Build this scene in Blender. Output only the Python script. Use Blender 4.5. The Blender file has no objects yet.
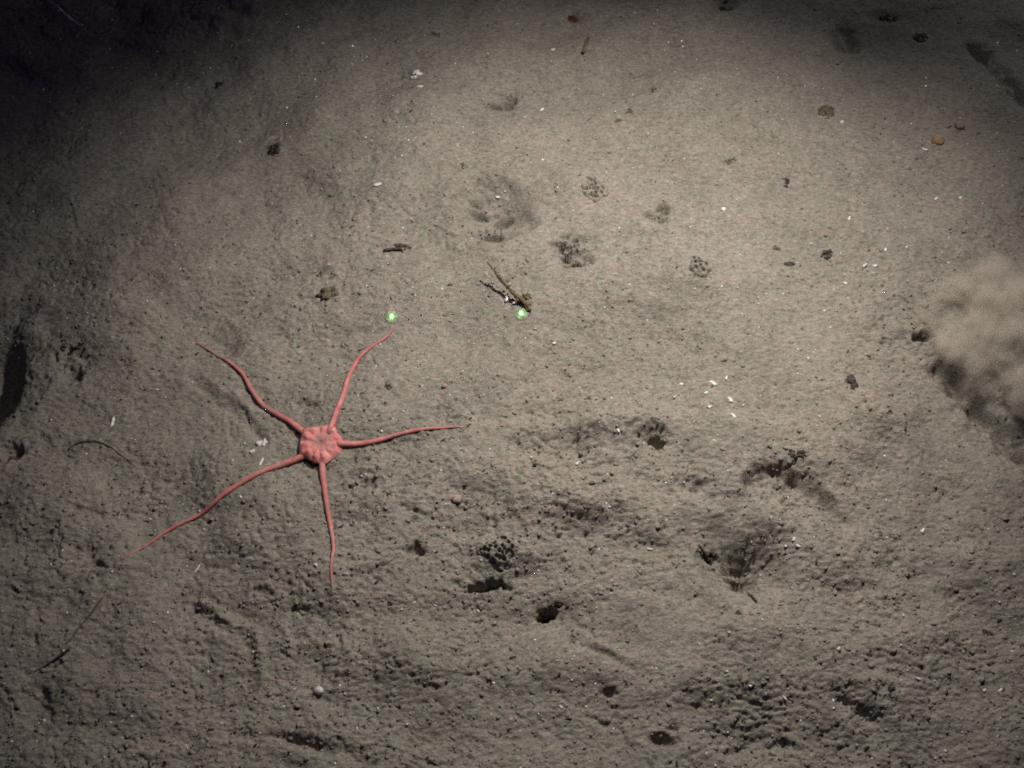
import bpy, bmesh, math, random
import numpy as np
from mathutils import Vector, Matrix, noise as mnoise

random.seed(7)
R = math.radians
scene = bpy.context.scene
col = scene.collection

# ------------------------------------------------------------------ camera
PITCH, DIST, HFOV = R(58), 1.0, R(50)
cam_d = bpy.data.cameras.new("camera")
cam = bpy.data.objects.new("camera", cam_d)
col.objects.link(cam)
CAM = Vector((0, -DIST * math.cos(PITCH), DIST * math.sin(PITCH)))
cam.location = CAM
cam.rotation_euler = (math.pi / 2 - PITCH, 0, 0)
cam_d.sensor_width = 36
cam_d.lens = 18 / math.tan(HFOV / 2)
cam_d.clip_start = 0.02
cam_d.clip_end = 200
scene.camera = cam
TH = math.tan(HFOV / 2)
FWD = Vector((0, math.cos(PITCH), -math.sin(PITCH)))
UPV = Vector((0, math.sin(PITCH), math.cos(PITCH)))


def G(px, py, z=0.0):
    """where the sight line of photo point (px, py) meets the level z"""
    d = FWD + Vector((1, 0, 0)) * ((px - 512) / 512 * TH) - UPV * ((py - 384) / 512 * TH)
    t = (z - CAM.z) / d.z
    p = CAM + d * t
    return p.x, p.y


def PXS(px, py):
    """metres per photo pixel, across and along the sea floor, at a point"""
    a, b, c = G(px - 1, py), G(px + 1, py), G(px, py - 1)
    d = G(px, py + 1)
    return (b[0] - a[0]) / 2, (c[1] - d[1]) / 2


# ------------------------------------------------------------------ world: black deep water with a trace of blue
world = bpy.data.worlds.new("World")
scene.world = world
world.use_nodes = True
bg = world.node_tree.nodes["Background"]
bg.inputs[0].default_value = (0.40, 0.25, 1.0, 1)
bg.inputs[1].default_value = 0.028

# ------------------------------------------------------------------ lamps of the survey vehicle, and one added fill
def spot(name, loc, target, energy, size, blend, radius, color):
    l = bpy.data.lights.new(name, "SPOT")
    l.energy, l.spot_size, l.spot_blend, l.shadow_soft_size, l.color = energy, size, blend, radius, color
    o = bpy.data.objects.new(name, l)
    o.location = loc
    o.rotation_euler = (Vector(target) - Vector(loc)).to_track_quat("-Z", "Y").to_euler()
    col.objects.link(o)
    return o


LAMP = (1.0, 0.942, 0.872)
spot("survey_lamp", (0.769, 0.991, 0.558), (0.247, -0.006, 0), 4.2, 2 * 0.958, 0.598, 0.02, LAMP)
spot("survey_lamp", (0.194, 0.25, 0.66), (0.080, 0.038, 0), 34.5, 2 * 0.805, 1.0, 0.02, LAMP)
spot("survey_lamp", (0.517, 0.328, 0.581), (0.54, 0.263, 0), 2.2, 2 * 0.427, 1.0, 0.02, LAMP)
spot("survey_lamp", (0.02, 0.14, 0.82), (-0.06, -0.20, 0), 3.6, 2 * 0.62, 1.0, 0.03, LAMP)  # added wide fill, lifts the lower left and softens shadows
LASER_CORE, LASER_HALO = 800, 66
LASER_PX = [(392, 318), (521, 315)]

# ------------------------------------------------------------------ exposure
scene.view_settings.view_transform = "Standard"
scene.view_settings.look = "None"
scene.view_settings.exposure = 0.0
scene.view_settings.gamma = 1.0
scene.cycles.filter_width = 1.9
scene.cycles.use_denoising = False
scene.cycles.volume_bounces = 2
scene.cycles.volume_step_rate = 0.5
scene.cycles.max_bounces = 6


# ------------------------------------------------------------------ noise
def _hash(ix, iy, seed):
    h = (ix.astype(np.int64) * 374761393 + iy.astype(np.int64) * 668265263 + seed * 974634777) & 0xFFFFFFFF
    h = ((h ^ (h >> 13)) * 1274126177) & 0xFFFFFFFF
    h = ((h ^ (h >> 16)) * 2246822519) & 0xFFFFFFFF
    return (h ^ (h >> 15)) & 0xFFFFFFFF


def gnoise(x, y, seed):
    """2-D gradient noise, about -1..1"""
    ix, iy = np.floor(x), np.floor(y)
    fx, fy = x - ix, y - iy
    ux, uy = fx * fx * fx * (fx * (fx * 6 - 15) + 10), fy * fy * fy * (fy * (fy * 6 - 15) + 10)

    def g(dx, dy):
        a = _hash(ix + dx, iy + dy, seed) * (2 * math.pi / 4294967296.0)
        return np.cos(a) * (fx - dx) + np.sin(a) * (fy - dy)
    n0 = g(0, 0) * (1 - ux) + g(1, 0) * ux
    n1 = g(0, 1) * (1 - ux) + g(1, 1) * ux
    return (n0 * (1 - uy) + n1 * uy) * 1.5


def cells(x, y, seed):
    """distance to the nearest scattered point, and that point's random value"""
    ix, iy = np.floor(x), np.floor(y)
    best = np.full(x.shape, 9.0)
    val = np.zeros(x.shape)
    for dx in (-1, 0, 1):
        for dy in (-1, 0, 1):
            h = _hash(ix + dx, iy + dy, seed)
            px = ix + dx + (h & 0xFFFF) / 65535.0
            py = iy + dy + ((h >> 16) & 0xFFFF) / 65535.0
            d = np.hypot(px - x, py - y)
            m = d < best
            best = np.where(m, d, best)
            val = np.where(m, (_hash(ix + dx, iy + dy, seed + 31)) / 4294967296.0, val)
    return best, val


def sstep(a, b, x):
    t = np.clip((x - a) / (b - a), 0, 1)
    return t * t * (3 - 2 * t)


# ------------------------------------------------------------------ sea-floor relief
# hollows: photo point, half width and half height in pixels, turn, depth in mm, edge sharpness, raised rim in mm
PITS = [
    (499, 103, 22, 14, 0, 6, 1.8, 1.5), (499, 102, 11, 3, -8, 32, 2.6, 0.5), (510, 97, 5, 3, 45, 20, 2.4, 0), (493, 213, 36, 28, 0, 18, 1.9, 4.0), (489, 230, 9, 5, 0, 20, 2.4, 0),
    (479, 208, 9, 3, 0, 16, 2.4, 0), (503, 213, 9, 3, 18, 16, 2.4, 0), (476, 198, 5, 3, 0, 12, 2.4, 0),
    (65, 362, 20, 22, 0, 8, 1.6, 0.5), (68, 372, 8, 6, 0, 10, 2.2, 0),
    (-18, 378, 38, 54, 0, 66, 2.2, 0.3), (12, 450, 10, 8, 0, 14, 2.5, 1),
    (482, 586, 12, 3, 14, 40, 3.0, 0.4), (494, 582, 8, 3, -5, 30, 3.0, 0.3), (505, 585, 7, 2.5, 0, 7, 2.5, 0), (549, 609, 8, 4, 15, 32, 2.4, 0.6), (541, 612, 6, 4, 0, 9, 2.4, 0.3), (548, 614, 24, 16, 0, 5, 2, 0.5),
    (413, 549, 9, 4, 30, 9, 3, 0.3), (420, 552, 5, 3, 20, 8, 3, 0),
    (788, 492, 44, 26, 0, 11, 2.2, 1.0), 
    (746, 575, 10, 9, 0, 24, 1.8, 0), (713, 553, 7, 5, 0, 6, 2.5, 0.5),
    (651, 441, 14, 9, -15, 8, 2.4, 0.5), (657, 444, 6, 5, 0, 8, 3, 0),
    (857, 706, 30, 18, -40, 8, 1.8, 0.5), (866, 714, 14, 6, -40, 7, 2.0, 0), (843, 699, 9, 5, -20, 5, 2.0, 0),
    (771, 744, 38, 18, 0, 8, 1.8, 0.5), (757, 738, 12, 5, 20, 4, 2.0, 0), (738, 750, 12, 5, 20, 5, 2.0, 0),
    (790, 742, 12, 5, -20, 5, 2.0, 0), (662, 741, 14, 7, -10, 12, 2.6, 0.5), (672, 728, 6, 4, 0, 6, 3, 0),
    (610, 691, 7, 4, 0, 8, 3, 0), (845, 41, 12, 12, 0, 13, 2.2, 0.8), (853, 46, 14, 7, 0, 6, 2, 0),
    (316, 660, 14, 18, 0, 8, 2.0, 0.3), (322, 698, 9, 7, 0, 7, 2.4, 0),
    (688, 490, 20, 10, -10, 6, 2.0, 0.5), (700, 487, 7, 4, 0, 5, 2.6, 0), (646, 545, 20, 9, -10, 5, 2, 0.5),
    (630, 325, 48, 20, 0, 5, 1.6, 0.6), (1004, 48, 34, 20, 0, 9, 2, 1), (985, 50, 12, 5, -35, 7, 2.4, 0),
    (570, 257, 22, 17, 0, 7, 1.8, 1.2), (657, 219, 18, 18, 0, 7, 1.7, 0.8), (664, 212, 5, 4, 0, 16, 2.4, 0), (660, 225, 4, 3, 0, 12, 2.4, 0), (650, 222, 5, 3, 0, 10, 2.4, 0),
    (948, 500, 30, 20, 0, 5, 1.8, 0.5), (560, 445, 50, 14, 8, 5, 1.8, 1.5), (575, 452, 15, 7, 0, 4, 2.2, 0),
    (590, 525, 34, 14, 10, 5, 1.8, 0.8), (400, 77, 7, 5, 0, 5, 2.2, 0.3), (919, 343, 9, 3.5, 5, 20, 2.8, 0.5), (577, 266, 9, 3, 5, 18, 2.4, 0), (566, 259, 4, 3, 0, 14, 2.4, 0), (562, 250, 3, 3, 0, 12, 2.4, 0),
    (795, 505, 9, 4, -20, 5, 2.4, 0), (240, 20, 16, 6, -20, 6, 2.2, 0), (232, 36, 12, 5, -10, 5, 2.2, 0), (440, 418, 16, 9, 0, 4, 2, 0.4),
    (305, 404, 12, 7, 0, 6, 2.2, 0.4), (355, 478, 18, 5, 12, 4, 2.4, 0.6), (370, 487, 9, 5, 0, 6, 2.4, 0),
    (225, 345, 12, 9, 20, 5, 2.2, 0.3), (90, 555, 18, 12, 0, 7, 1.8, 0.4), (95, 565, 7, 4, 0, 6, 2.4, 0),
    (40, 705, 16, 20, 0, 8, 1.9, 0.4), (262, 590, 10, 5, 0, 5, 2.2, 0.3), (880, 17, 20, 6, 0, 6, 2.2, 0),
    (725, 5, 12, 5, 0, 9, 2.4, 0), (575, 13, 8, 5, 0, 6, 2.4, 0), (700, 500, 70, 36, 0, 5, 1.6, 0),
    (310, 745, 40, 8, -15, 6, 2, 0.5), (215, 620, 60, 34, 0, 4, 1.6, 0.8), (958, 330, 26, 16, 0, 4, 1.8, 0),
]
# low swells
MOUNDS = [
    (650, 510, 70, 24, 0, 7), (330, 580, 50, 30, 0, 5), (830, 560, 60, 26, 0, 6), (700, 420, 70, 24, 0, 4), (560, 660, 60, 26, 0, 6), (680, 690, 46, 34, 0, 6), (120, 330, 60, 40, 0, 6),
    (240, 540, 50, 24, 0, 4), (960, 560, 40, 26, 0, 5), (450, 220, 40, 26, 0, 3), (100, 700, 70, 36, 0, 6), (480, 380, 60, 26, 0, 4),
    (585, 190, 44, 26, 0, 7), (690, 270, 30, 26, 0, 7), (640, 238, 40, 20, 0, 6), (420, 120, 60, 30, 0, 6), (800, 220, 50, 24, 0, 6), (720, 90, 70, 26, 0, 7), (560, 130, 60, 22, 0, 6), (505, 550, 36, 24, 0, 7), (640, 590, 90, 44, 10, 8), (560, 500, 60, 26, 0, 6),
    (420, 660, 90, 40, 0, 9), (280, 500, 80, 40, 0, 5), (150, 610, 60, 34, 0, 6), (800, 640, 90, 50, 0, 8), (790, 520, 50, 22, 0, 6),
    (900, 240, 120, 60, 0, 8), (930, 640, 70, 40, 0, 7), (380, 150, 110, 60, 0, 7), (180, 250, 90, 60, 0, 7), (700, 150, 110, 50, 0, 6),
    (985, 358, 62, 44, 0, 10), (60, 490, 60, 30, 0, 6), (620, 420, 60, 24, 0, 5), (860, 420, 60, 30, 0, 5),
]
# tracks, furrows and an added cut for the cloud's shadow: photo points, half width px, height mm (negative cuts in)
TRACKS = [
    ([(560, 330), (600, 338), (650, 334), (690, 344)], 12, -3.5), ([(610, 420), (660, 410), (720, 416), (770, 408)], 10, -3.5), ([(300, 180), (330, 200), (320, 226)], 9, -3.0), ([(205, 185), (225, 190), (240, 205)], 7, -3.0),
    ([(640, 225), (690, 238), (700, 255)], 6, -3.0), ([(860, 560), (900, 570), (960, 566)], 12, -4.5), ([(620, 590), (680, 596), (720, 610)], 10, -4.0),
    ([(192, 376), (212, 394), (240, 414), (262, 436)], 5, -2.6), ([(203, 372), (224, 388), (250, 404), (282, 424)], 4, 2.0),
    ([(232, 388), (252, 412), (278, 434), (290, 440)], 3, 1.8), ([(226, 398), (248, 424), (262, 440)], 4, -2.0),
    ([(200, 600), (223, 615), (247, 625), (258, 637), (258, 650)], 4, 3.0), ([(196, 610), (218, 624), (240, 634), (248, 646)], 4, -3.0),
    ([(208, 594), (226, 606), (250, 614)], 3, -2.2), ([(258, 650), (262, 676), (254, 700), (236, 716)], 4, 2.0),
    ([(150, 664), (164, 670), (176, 684)], 4, 1.8), ([(570, 640), (590, 650), (612, 658), (632, 668)], 4, -4.0),
    ([(575, 634), (600, 644), (630, 658)], 4, 2.2), ([(975, 46), (995, 62), (1012, 80), (1030, 96)], 7, -16.0),
    ([(345, 470), (370, 460), (400, 448), (440, 442)], 4, -2.0), ([(350, 480), (380, 470), (420, 458)], 4, 1.5),
    ([(560, 480), (600, 490), (640, 480), (668, 500)], 6, -3.0), ([(240, 735), (280, 738), (315, 748)], 4, -4.0),
    ([(455, 322), (480, 326), (505, 322), (520, 314)], 3, 1.3), ([(835, 300), (860, 310), (890, 325), (912, 336)], 7, -2.5),
    ([(500, 440), (530, 452), (580, 458), (620, 448)], 5, -3.2), ([(505, 425), (545, 432), (600, 430)], 7, 2.8),
    ([(680, 700), (700, 660), (716, 640)], 5, 1.8), ([(700, 710), (722, 670), (735, 650)], 5, -2.0), ([(750, 483), (766, 473), (786, 474), (808, 486), (824, 499), (841, 519)], 8, -11.0), ([(760, 470), (790, 466), (815, 478), (835, 496)], 6, 2.5), ([(840, 690), (836, 660), (845, 640)], 4, -2.0),
    ([(640, 360), (680, 352), (720, 356)], 6, -1.6), ([(120, 440), (150, 470), (180, 486)], 4, -1.8),
    ([(940, 372), (965, 398), (990, 426), (1030, 466)], 10, -20.0), ([(960, 372), (985, 396), (1010, 420), (1045, 448)], 12, 9.0),  # added cut and bank, shaped to stand in for the cloud's shadow edge
]
_feat = []
for px, py, rx, ry, rot, dep, sh, rim in PITS:
    c = G(px, py)
    s = PXS(px, py)
    _feat.append((c[0], c[1], rx * s[0], ry * s[1], R(rot), -dep * 1e-3, sh, rim * 1e-3))
for px, py, rx, ry, rot, hgt in MOUNDS:
    c = G(px, py)
    s = PXS(px, py)
    _feat.append((c[0], c[1], rx * s[0], ry * s[1], R(rot), hgt * 1.5e-3, 2.0, 0))
_track = []
for pts, w, h in TRACKS:
    s = PXS(*pts[0])
    _track.append((np.array([G(*p) for p in pts]), w * s[0], h * 1e-3))
# spongy clusters of little holes: photo point, radius px, how many
CLUSTERS = [(570, 254, 18, 12, 5, 1.9), (575, 263, 10, 5, 5, 1.9), (490, 229, 12, 9, 5, 1.8), (490, 208, 22, 8, 4, 1.9), (660, 216, 12, 9, 5, 1.7), (66, 360, 19, 16, 6, 2.0),
            (650, 438, 14, 9, 5, 1.8), (770, 742, 46, 34, 2.4, 1.6), (790, 492, 38, 26, 3, 1.6), (690, 490, 26, 14, 3.5, 1.7), (560, 445, 54, 34, 3, 1.7),
            (590, 522, 40, 30, 3.2, 1.6), (640, 545, 34, 18, 3, 1.6), (860, 703, 36, 20, 2.4, 1.6), (440, 420, 30, 16, 3, 1.6), (440, 500, 40, 24, 3, 1.6), (900, 355, 22, 12, 3, 1.5),
            (310, 400, 24, 12, 3, 1.6), (360, 480, 26, 16, 3.5, 1.6)]
rc = random.Random(3)
for px, py, rad, n, dep, rp in CLUSTERS:
    s = PXS(px, py)
    done = []
    for i in range(n * 6):
        a, q = rc.uniform(0, 6.283), math.sqrt(rc.random())
        x, y = px + math.cos(a) * rad * q, py + math.sin(a) * rad * q * 0.8
        if len(done) >= n or any(abs(x - u) + abs(y - v) < rp * 2.6 for u, v in done):
            continue
        done.append((x, y))
        c = G(x, y)
        r = rp * rc.uniform(0.7, 1.25)
        _feat.append((c[0], c[1], r * s[0] * rc.uniform(0.9, 2.0), r * s[1], rc.uniform(-0.3, 0.7), -dep * rc.uniform(0.6, 1.2) * 1e-3, 2.6, 0.25e-3))


ROUGH = [(*G(px, py), r * PXS(px, py)[0], k) for px, py, r, k in [
    (590, 490, 90, 0.45), (770, 500, 70, 0.35), (740, 740, 90, 0.5), (900, 600, 90, 0.25), (500, 560, 50, 0.4), (280, 640, 110, 0.35), (90, 520, 90, 0.35),
    (900, 330, 60, 0.2), (640, 640, 60, -0.35), (780, 640, 60, -0.35), (600, 120, 150, -0.25), (760, 300, 130, -0.2), (420, 360, 70, -0.2), (220, 300, 80, 0.25),
    (640, 230, 60, 0.25), (490, 215, 40, 0.3), (400, 760, 120, 0.3)]]


def regional(x, y):
    """0 where the silt lies smooth, 1 where it is churned"""
    n = gnoise(x * 5 + 3.1, y * 5, 91) * 0.5 + gnoise(x * 13, y * 13 + 9, 92) * 0.35
    base = 0.46 - 0.55 * (y - 0.02) - 0.12 * x
    for cx, cy, r, k in ROUGH:
        base = base + k * np.exp(-((x - cx) ** 2 + (y - cy) ** 2) / r ** 2)
    return np.clip(base + n * 0.6, 0.12, 1.0)


def height(x, y, fine=True):
    x = np.atleast_1d(np.asarray(x, float))
    y = np.atleast_1d(np.asarray(y, float))
    wx = x + gnoise(x * 30, y * 30, 1) * 0.006
    wy = y + gnoise(x * 30 + 50, y * 30, 2) * 0.006
    near = np.clip(1.6 - np.hypot(x, y - 0.1) / 1.4, 0, 1)
    h = gnoise(x * 1.9, y * 1.9, 5) * 0.010 + gnoise(wx * 5, wy * 6.5, 6) * 0.0125 + gnoise(wx * 12, wy * 15, 7) * 0.0078
    reg = regional(x, y)
    h = h + gnoise(wx * 30, wy * 36, 8) * 0.0026 * (0.5 + reg)
    h = h + gnoise(x * 0.35, y * 0.35, 55) * 0.05 * sstep(0.8, 3, np.hypot(x, y))
    for cx, cy, rx, ry, rot, dep, sh, rim in _feat:
        k = 2.2 if sh > 1.9 else 2.8
        m = (np.abs(x - cx) < k * max(rx, ry)) & (np.abs(y - cy) < k * max(rx, ry))
        if not m.any():
            continue
        dx, dy = x[m] - cx, y[m] - cy
        f = 0.22
        jit = gnoise(x[m] / max(rx, ry) * 1.7, y[m] / max(rx, ry) * 1.7, 17) * f + gnoise(x[m] * 180, y[m] * 180, 18) * 0.34 * min(1, (0.007 / rx) ** 2)
        ca, sa = math.cos(rot), math.sin(rot)
        q = np.hypot((dx * ca + dy * sa) / rx, (-dx * sa + dy * ca) / ry) * (1 + jit)
        h[m] += dep * np.exp(-q ** sh) + rim * np.exp(-((q - 1.35) / 0.35) ** 2)
    # the funnel burrow with its raked wall
    fx, fy = G(744, 572)
    fs = PXS(744, 572)
    ex, ey = (x - fx - 0.003) / (34 * fs[0]), (y - fy - 0.011) / (28 * fs[1])
    m = (np.abs(ex) < 2.4) & (np.abs(ey) < 2.4)
    if m.any():
        a = np.arctan2(y[m] - fy + 0.002, x[m] - fx)
        rr = np.hypot(x[m] - fx, y[m] - fy)
        q = np.hypot(ex[m], ey[m]) * (1 + 0.2 * gnoise(x[m] * 40, y[m] * 40, 61))
        rake = gnoise(a * 5.5, rr * 18, 62) + 0.6 * gnoise(a * 12, rr * 30, 63)
        h[m] += -0.044 * np.exp(-q ** 1.4) + 0.0036 * rake * np.exp(-q ** 3) * sstep(0.004, 0.014, rr) * (0.35 + 0.65 * sstep(-0.4, 0.4, np.sin(a + 0.3)))
    for P, w, hh in _track:
        m = (x > P[:, 0].min() - 4 * w) & (x < P[:, 0].max() + 4 * w) & (y > P[:, 1].min() - 4 * w) & (y < P[:, 1].max() + 4 * w)
        if not m.any():
            continue
        xx, yy = x[m], y[m]
        d = np.full(xx.shape, 9.0)
        for a, b in zip(P[:-1], P[1:]):
            v = b - a
            t = np.clip(((xx - a[0]) * v[0] + (yy - a[1]) * v[1]) / (v @ v), 0, 1)
            d = np.minimum(d, np.hypot(xx - a[0] - t * v[0], yy - a[1] - t * v[1]))
        q = d / w * (1 + gnoise(xx * 90, yy * 90, 19) * 0.4)
        h[m] += hh * np.exp(-q ** 2) * (0.75 + 0.5 * gnoise(xx * 60, yy * 60, 20))
    if fine:
        # lumps, crumbs and small pocks
        h = h + near * reg * gnoise(wx * 68, wy * 90, 9) * 0.0010
        h = h + near * (0.40 + reg) * gnoise(wx * 120, wy * 180 + 7, 10) * 0.00085
        h = h + near * (0.55 + reg) * gnoise(x * 210, y * 330, 11) * 0.00060
        h = h + near * (0.55 + reg) * gnoise(x * 350, y * 480, 26) * 0.00034
        n = gnoise(wx * 120 + wy * 40, wy * 190, 12) + 0.5 * gnoise(wx * 40, wy * 40, 13)
        h = h - near * (0.4 + reg) * np.maximum(n - 0.50, 0) * 0.0030
        n = gnoise(wx * 30 - wy * 9, wy * 46 + wx * 12, 21) + 0.35 * gnoise(wx * 110, wy * 110, 22)
        gate = sstep(0.05, 0.5, gnoise(x * 22, y * 22, 23) + 0.6 * (reg - 0.45))
        h = h - near * gate * np.maximum(0.13 - np.abs(n), 0) / 0.13 * 0.0021
        n = gnoise(wx * 75 - wy * 20, wy * 120 + wx * 20, 24)
        gate = sstep(0.0, 0.5, gnoise(x * 40, y * 40, 25) + 0.5 * (reg - 0.3))
        h = h - near * gate * np.maximum(0.15 - np.abs(n), 0) / 0.15 * 0.0012
        d, v = cells(wx * 85, wy * 120, 14)
        h = h + near * np.where(v < 0.35 * reg + 0.06, np.maximum(0, 0.42 - d), 0) * 0.0018
        d, v = cells(wx * 120, wy * 190, 15)
        h = h - near * np.where(v < 0.20 * reg + 0.01, np.maximum(0, 0.36 - d), 0) * 0.0022
    return h


def H(x, y):
    return float(height([x], [y])[0])


def HS(x, y):
    return float(height([x], [y], False)[0])


# ------------------------------------------------------------------ materials
def mat(name):
    m = bpy.data.materials.new(name)
    m.use_nodes = True
    nt = m.node_tree
    b = nt.nodes["Principled BSDF"]
    b.inputs["Specular IOR Level"].default_value = 0.15
    b.inputs["Roughness"].default_value = 0.9
    return m, nt, b


def nnode(nt, scale, detail=3, rough=0.6, vec=None):
    n = nt.nodes.new("ShaderNodeTexNoise")
    n.inputs["Scale"].default_value = scale
    n.inputs["Detail"].default_value = detail
    n.inputs["Roughness"].default_value = rough
    if vec is not None:
        nt.links.new(vec, n.inputs["Vector"])
    return n.outputs["Fac"]


def ramp(nt, fac, stops):
    r = nt.nodes.new("ShaderNodeValToRGB")
    e = r.color_ramp.elements
    while len(e) < len(stops):
        e.new(0.5)
    for el, (p, c) in zip(e, stops):
        el.position = p
        el.color = (*c, 1) if len(c) == 3 else c
    nt.links.new(fac, r.inputs[0])
    return r.outputs[0]


def mix(nt, a, b, fac, mode="MIX"):
    m = nt.nodes.new("ShaderNodeMix")
    m.data_type = "RGBA"
    m.blend_type = mode
    for sock, v in ((m.inputs[0], fac), (m.inputs[6], a), (m.inputs[7], b)):
        if isinstance(v, (int, float)):
            sock.default_value = v
        elif isinstance(v, tuple):
            sock.default_value = (*v, 1)
        else:
            nt.links.new(v, sock)
    return m.outputs[2]


def bump(nt, b, fac, strength, dist):
    n = nt.nodes.new("ShaderNodeBump")
    n.inputs["Strength"].default_value = strength
    n.inputs["Distance"].default_value = dist
    nt.links.new(fac, n.inputs["Height"])
    nt.links.new(n.outputs[0], b.inputs["Normal"])


def make_silt():
    m, nt, b = mat("silt")
    v = nt.nodes.new("ShaderNodeTexCoord").outputs["Object"]
    base = ramp(nt, nnode(nt, 5, 5, 0.6, v), [(0.3, (0.216, 0.200, 0.170)), (0.55, (0.255, 0.232, 0.202)), (0.75, (0.278, 0.244, 0.208))])
    st = nt.nodes.new("ShaderNodeMapping")
    st.inputs["Scale"].default_value = (0.62, 1.25, 1)
    st.inputs["Rotation"].default_value = (0, 0, R(-10))
    nt.links.new(v, st.inputs[0])
    sv = st.outputs[0]
    mott = ramp(nt, nnode(nt, 70, 5, 0.7, v), [(0.28, (0.76, 0.75, 0.72)), (0.5, (1, 1, 1)), (0.72, (1.12, 1.10, 1.06))])
    c = mix(nt, base, mott, 0.7, "MULTIPLY")
    tint = ramp(nt, nnode(nt, 150, 2, 0.6, v), [(0.30, (0.86, 1.03, 0.93)), (0.5, (1, 1, 1)), (0.70, (1.14, 0.96, 0.98))])
    c = mix(nt, c, tint, 0.5, "MULTIPLY")
    gr = ramp(nt, nnode(nt, 260, 2, 0.7, sv), [(0.26, (0.45, 0.44, 0.42)), (0.42, (0.90, 0.90, 0.90)), (0.56, (1.02, 1.02, 1.02)), (0.74, (1.38, 1.35, 1.30))])
    c = mix(nt, c, gr, 0.85, "MULTIPLY")
    gr = ramp(nt, nnode(nt, 620, 2, 0.7, sv), [(0.26, (0.40, 0.39, 0.37)), (0.45, (0.95, 0.95, 0.95)), (0.58, (1.04, 1.04, 1.04)), (0.74, (1.60, 1.56, 1.50))])
    c = mix(nt, c, gr, 0.9, "MULTIPLY")
    vo = nt.nodes.new("ShaderNodeTexVoronoi")
    vo.inputs["Scale"].default_value = 150
    mp = nt.nodes.new("ShaderNodeMapping")
    mp.inputs["Scale"].default_value = (0.75, 1.5, 1)
    mp.inputs["Rotation"].default_value = (0, 0, R(18))
    nv = nt.nodes.new("ShaderNodeTexNoise")
    nv.inputs["Scale"].default_value = 260
    nt.links.new(v, nv.inputs["Vector"])
    nt.links.new(mix(nt, v, nv.outputs["Color"], 0.008, "ADD"), mp.inputs[0])
    nt.links.new(mp.outputs[0], vo.inputs["Vector"])
    dk = ramp(nt, vo.outputs["Distance"], [(0.10, (0.8, 0.8, 0.8)), (0.22, (0, 0, 0))])
    sel = ramp(nt, nnode(nt, 60, 3, 0.7, v), [(0.50, (0, 0, 0)), (0.62, (1, 1, 1))])
    c = mix(nt, c, (0.075, 0.062, 0.050), mix(nt, dk, sel, 1.0, "MULTIPLY"))
    rust = ramp(nt, nnode(nt, 28, 4, 0.75, v), [(0.62, (0, 0, 0)), (0.78, (0.40, 0.40, 0.40))])
    c = mix(nt, c, (0.20, 0.145, 0.10), rust)
    nt.links.new(c, b.inputs["Base Color"])
    bump(nt, b, nnode(nt, 360, 5, 0.75, sv), 1.0, 0.0018)
    b.inputs["Specular IOR Level"].default_value = 0.05
    return m


def make_plain(name, c1, c2, scale, rough=0.85, bstr=0.5, bdist=0.0006, spec=0.15):
    m, nt, b = mat(name)
    v = nt.nodes.new("ShaderNodeTexCoord").outputs["Object"]
    c = ramp(nt, nnode(nt, scale, 4, 0.7, v), [(0.32, c1), (0.68, c2)])
    nt.links.new(c, b.inputs["Base Color"])
    b.inputs["Roughness"].default_value = rough
    b.inputs["Specular IOR Level"].default_value = spec
    bump(nt, b, nnode(nt, scale * 2.5, 4, 0.7, v), bstr, bdist)
    return m


SILT = make_silt()
DARK = make_plain("dark_detritus", (0.025, 0.021, 0.018), (0.085, 0.07, 0.055), 260)
BROWN = make_plain("brown_detritus", (0.065, 0.052, 0.036), (0.16, 0.128, 0.092), 260)
RUST = make_plain("rusty_detritus", (0.05, 0.022, 0.012), (0.16, 0.075, 0.04), 220)
SHELL = make_plain("bleached_shell", (0.42, 0.42, 0.41), (0.80, 0.80, 0.79), 300, 0.55, 0.3, 0.0003, 0.35)
CHALK = make_plain("chalky_lump", (0.36, 0.36, 0.34), (0.66, 0.66, 0.63), 260)
ORANGE = make_plain("orange_stone", (0.20, 0.135, 0.075), (0.34, 0.23, 0.13), 160)
PINK = make_plain("pink_stone", (0.20, 0.155, 0.135), (0.36, 0.28, 0.25), 200)
TWIG = make_plain("twig_bark", (0.045, 0.034, 0.02), (0.17, 0.125, 0.075), 420)
GREEN = make_plain("algal_film", (0.06, 0.05, 0.026), (0.16, 0.135, 0.075), 260)
CRUMB = make_plain("silt_crumb", (0.15, 0.138, 0.118), (0.27, 0.25, 0.215), 300)


# ------------------------------------------------------------------ object helpers
def link(name, me, material, label=None, cat=None, group=None, kind=None, parent=None, loc=None, smooth=True):
    if isinstance(me, bmesh.types.BMesh):
        d = bpy.data.meshes.new(name)
        me.to_mesh(d)
        me.free()
        me = d
    if material and not me.materials:
        me.materials.append(material)
    if smooth:
        me.polygons.foreach_set("use_smooth", np.ones(len(me.polygons), bool))
    o = bpy.data.objects.new(name, me)
    col.objects.link(o)
    if loc is not None:
        o.location = loc
    if parent:
        o.parent = parent
    for k, v in (("label", label), ("category", cat), ("group", group), ("kind", kind)):
        if v:
            o[k] = v
    return o


def add_lump(bm, c, r, rough=0.35, flat=0.7, sub=2, freq=1.6, seed=0.0, stretch=(1, 1), rot=0.0):
    g = bmesh.ops.create_icosphere(bm, subdivisions=sub, radius=1.0)
    ca, sa = math.cos(rot), math.sin(rot)
    for v in g["verts"]:
        p = v.co.copy()
        q = p * freq + Vector((seed, seed * 1.7, -seed))
        k = 1 + rough * (mnoise.noise(q) + 0.5 * mnoise.noise(q * 2.3) + 0.3 * mnoise.noise(q * 5.1))
        x, y = p.x * k * r * stretch[0], p.y * k * r * stretch[1]
        v.co = Vector((c[0] + x * ca - y * sa, c[1] + x * sa + y * ca, c[2] + p.z * k * r * flat))
    return g["verts"]


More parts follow.
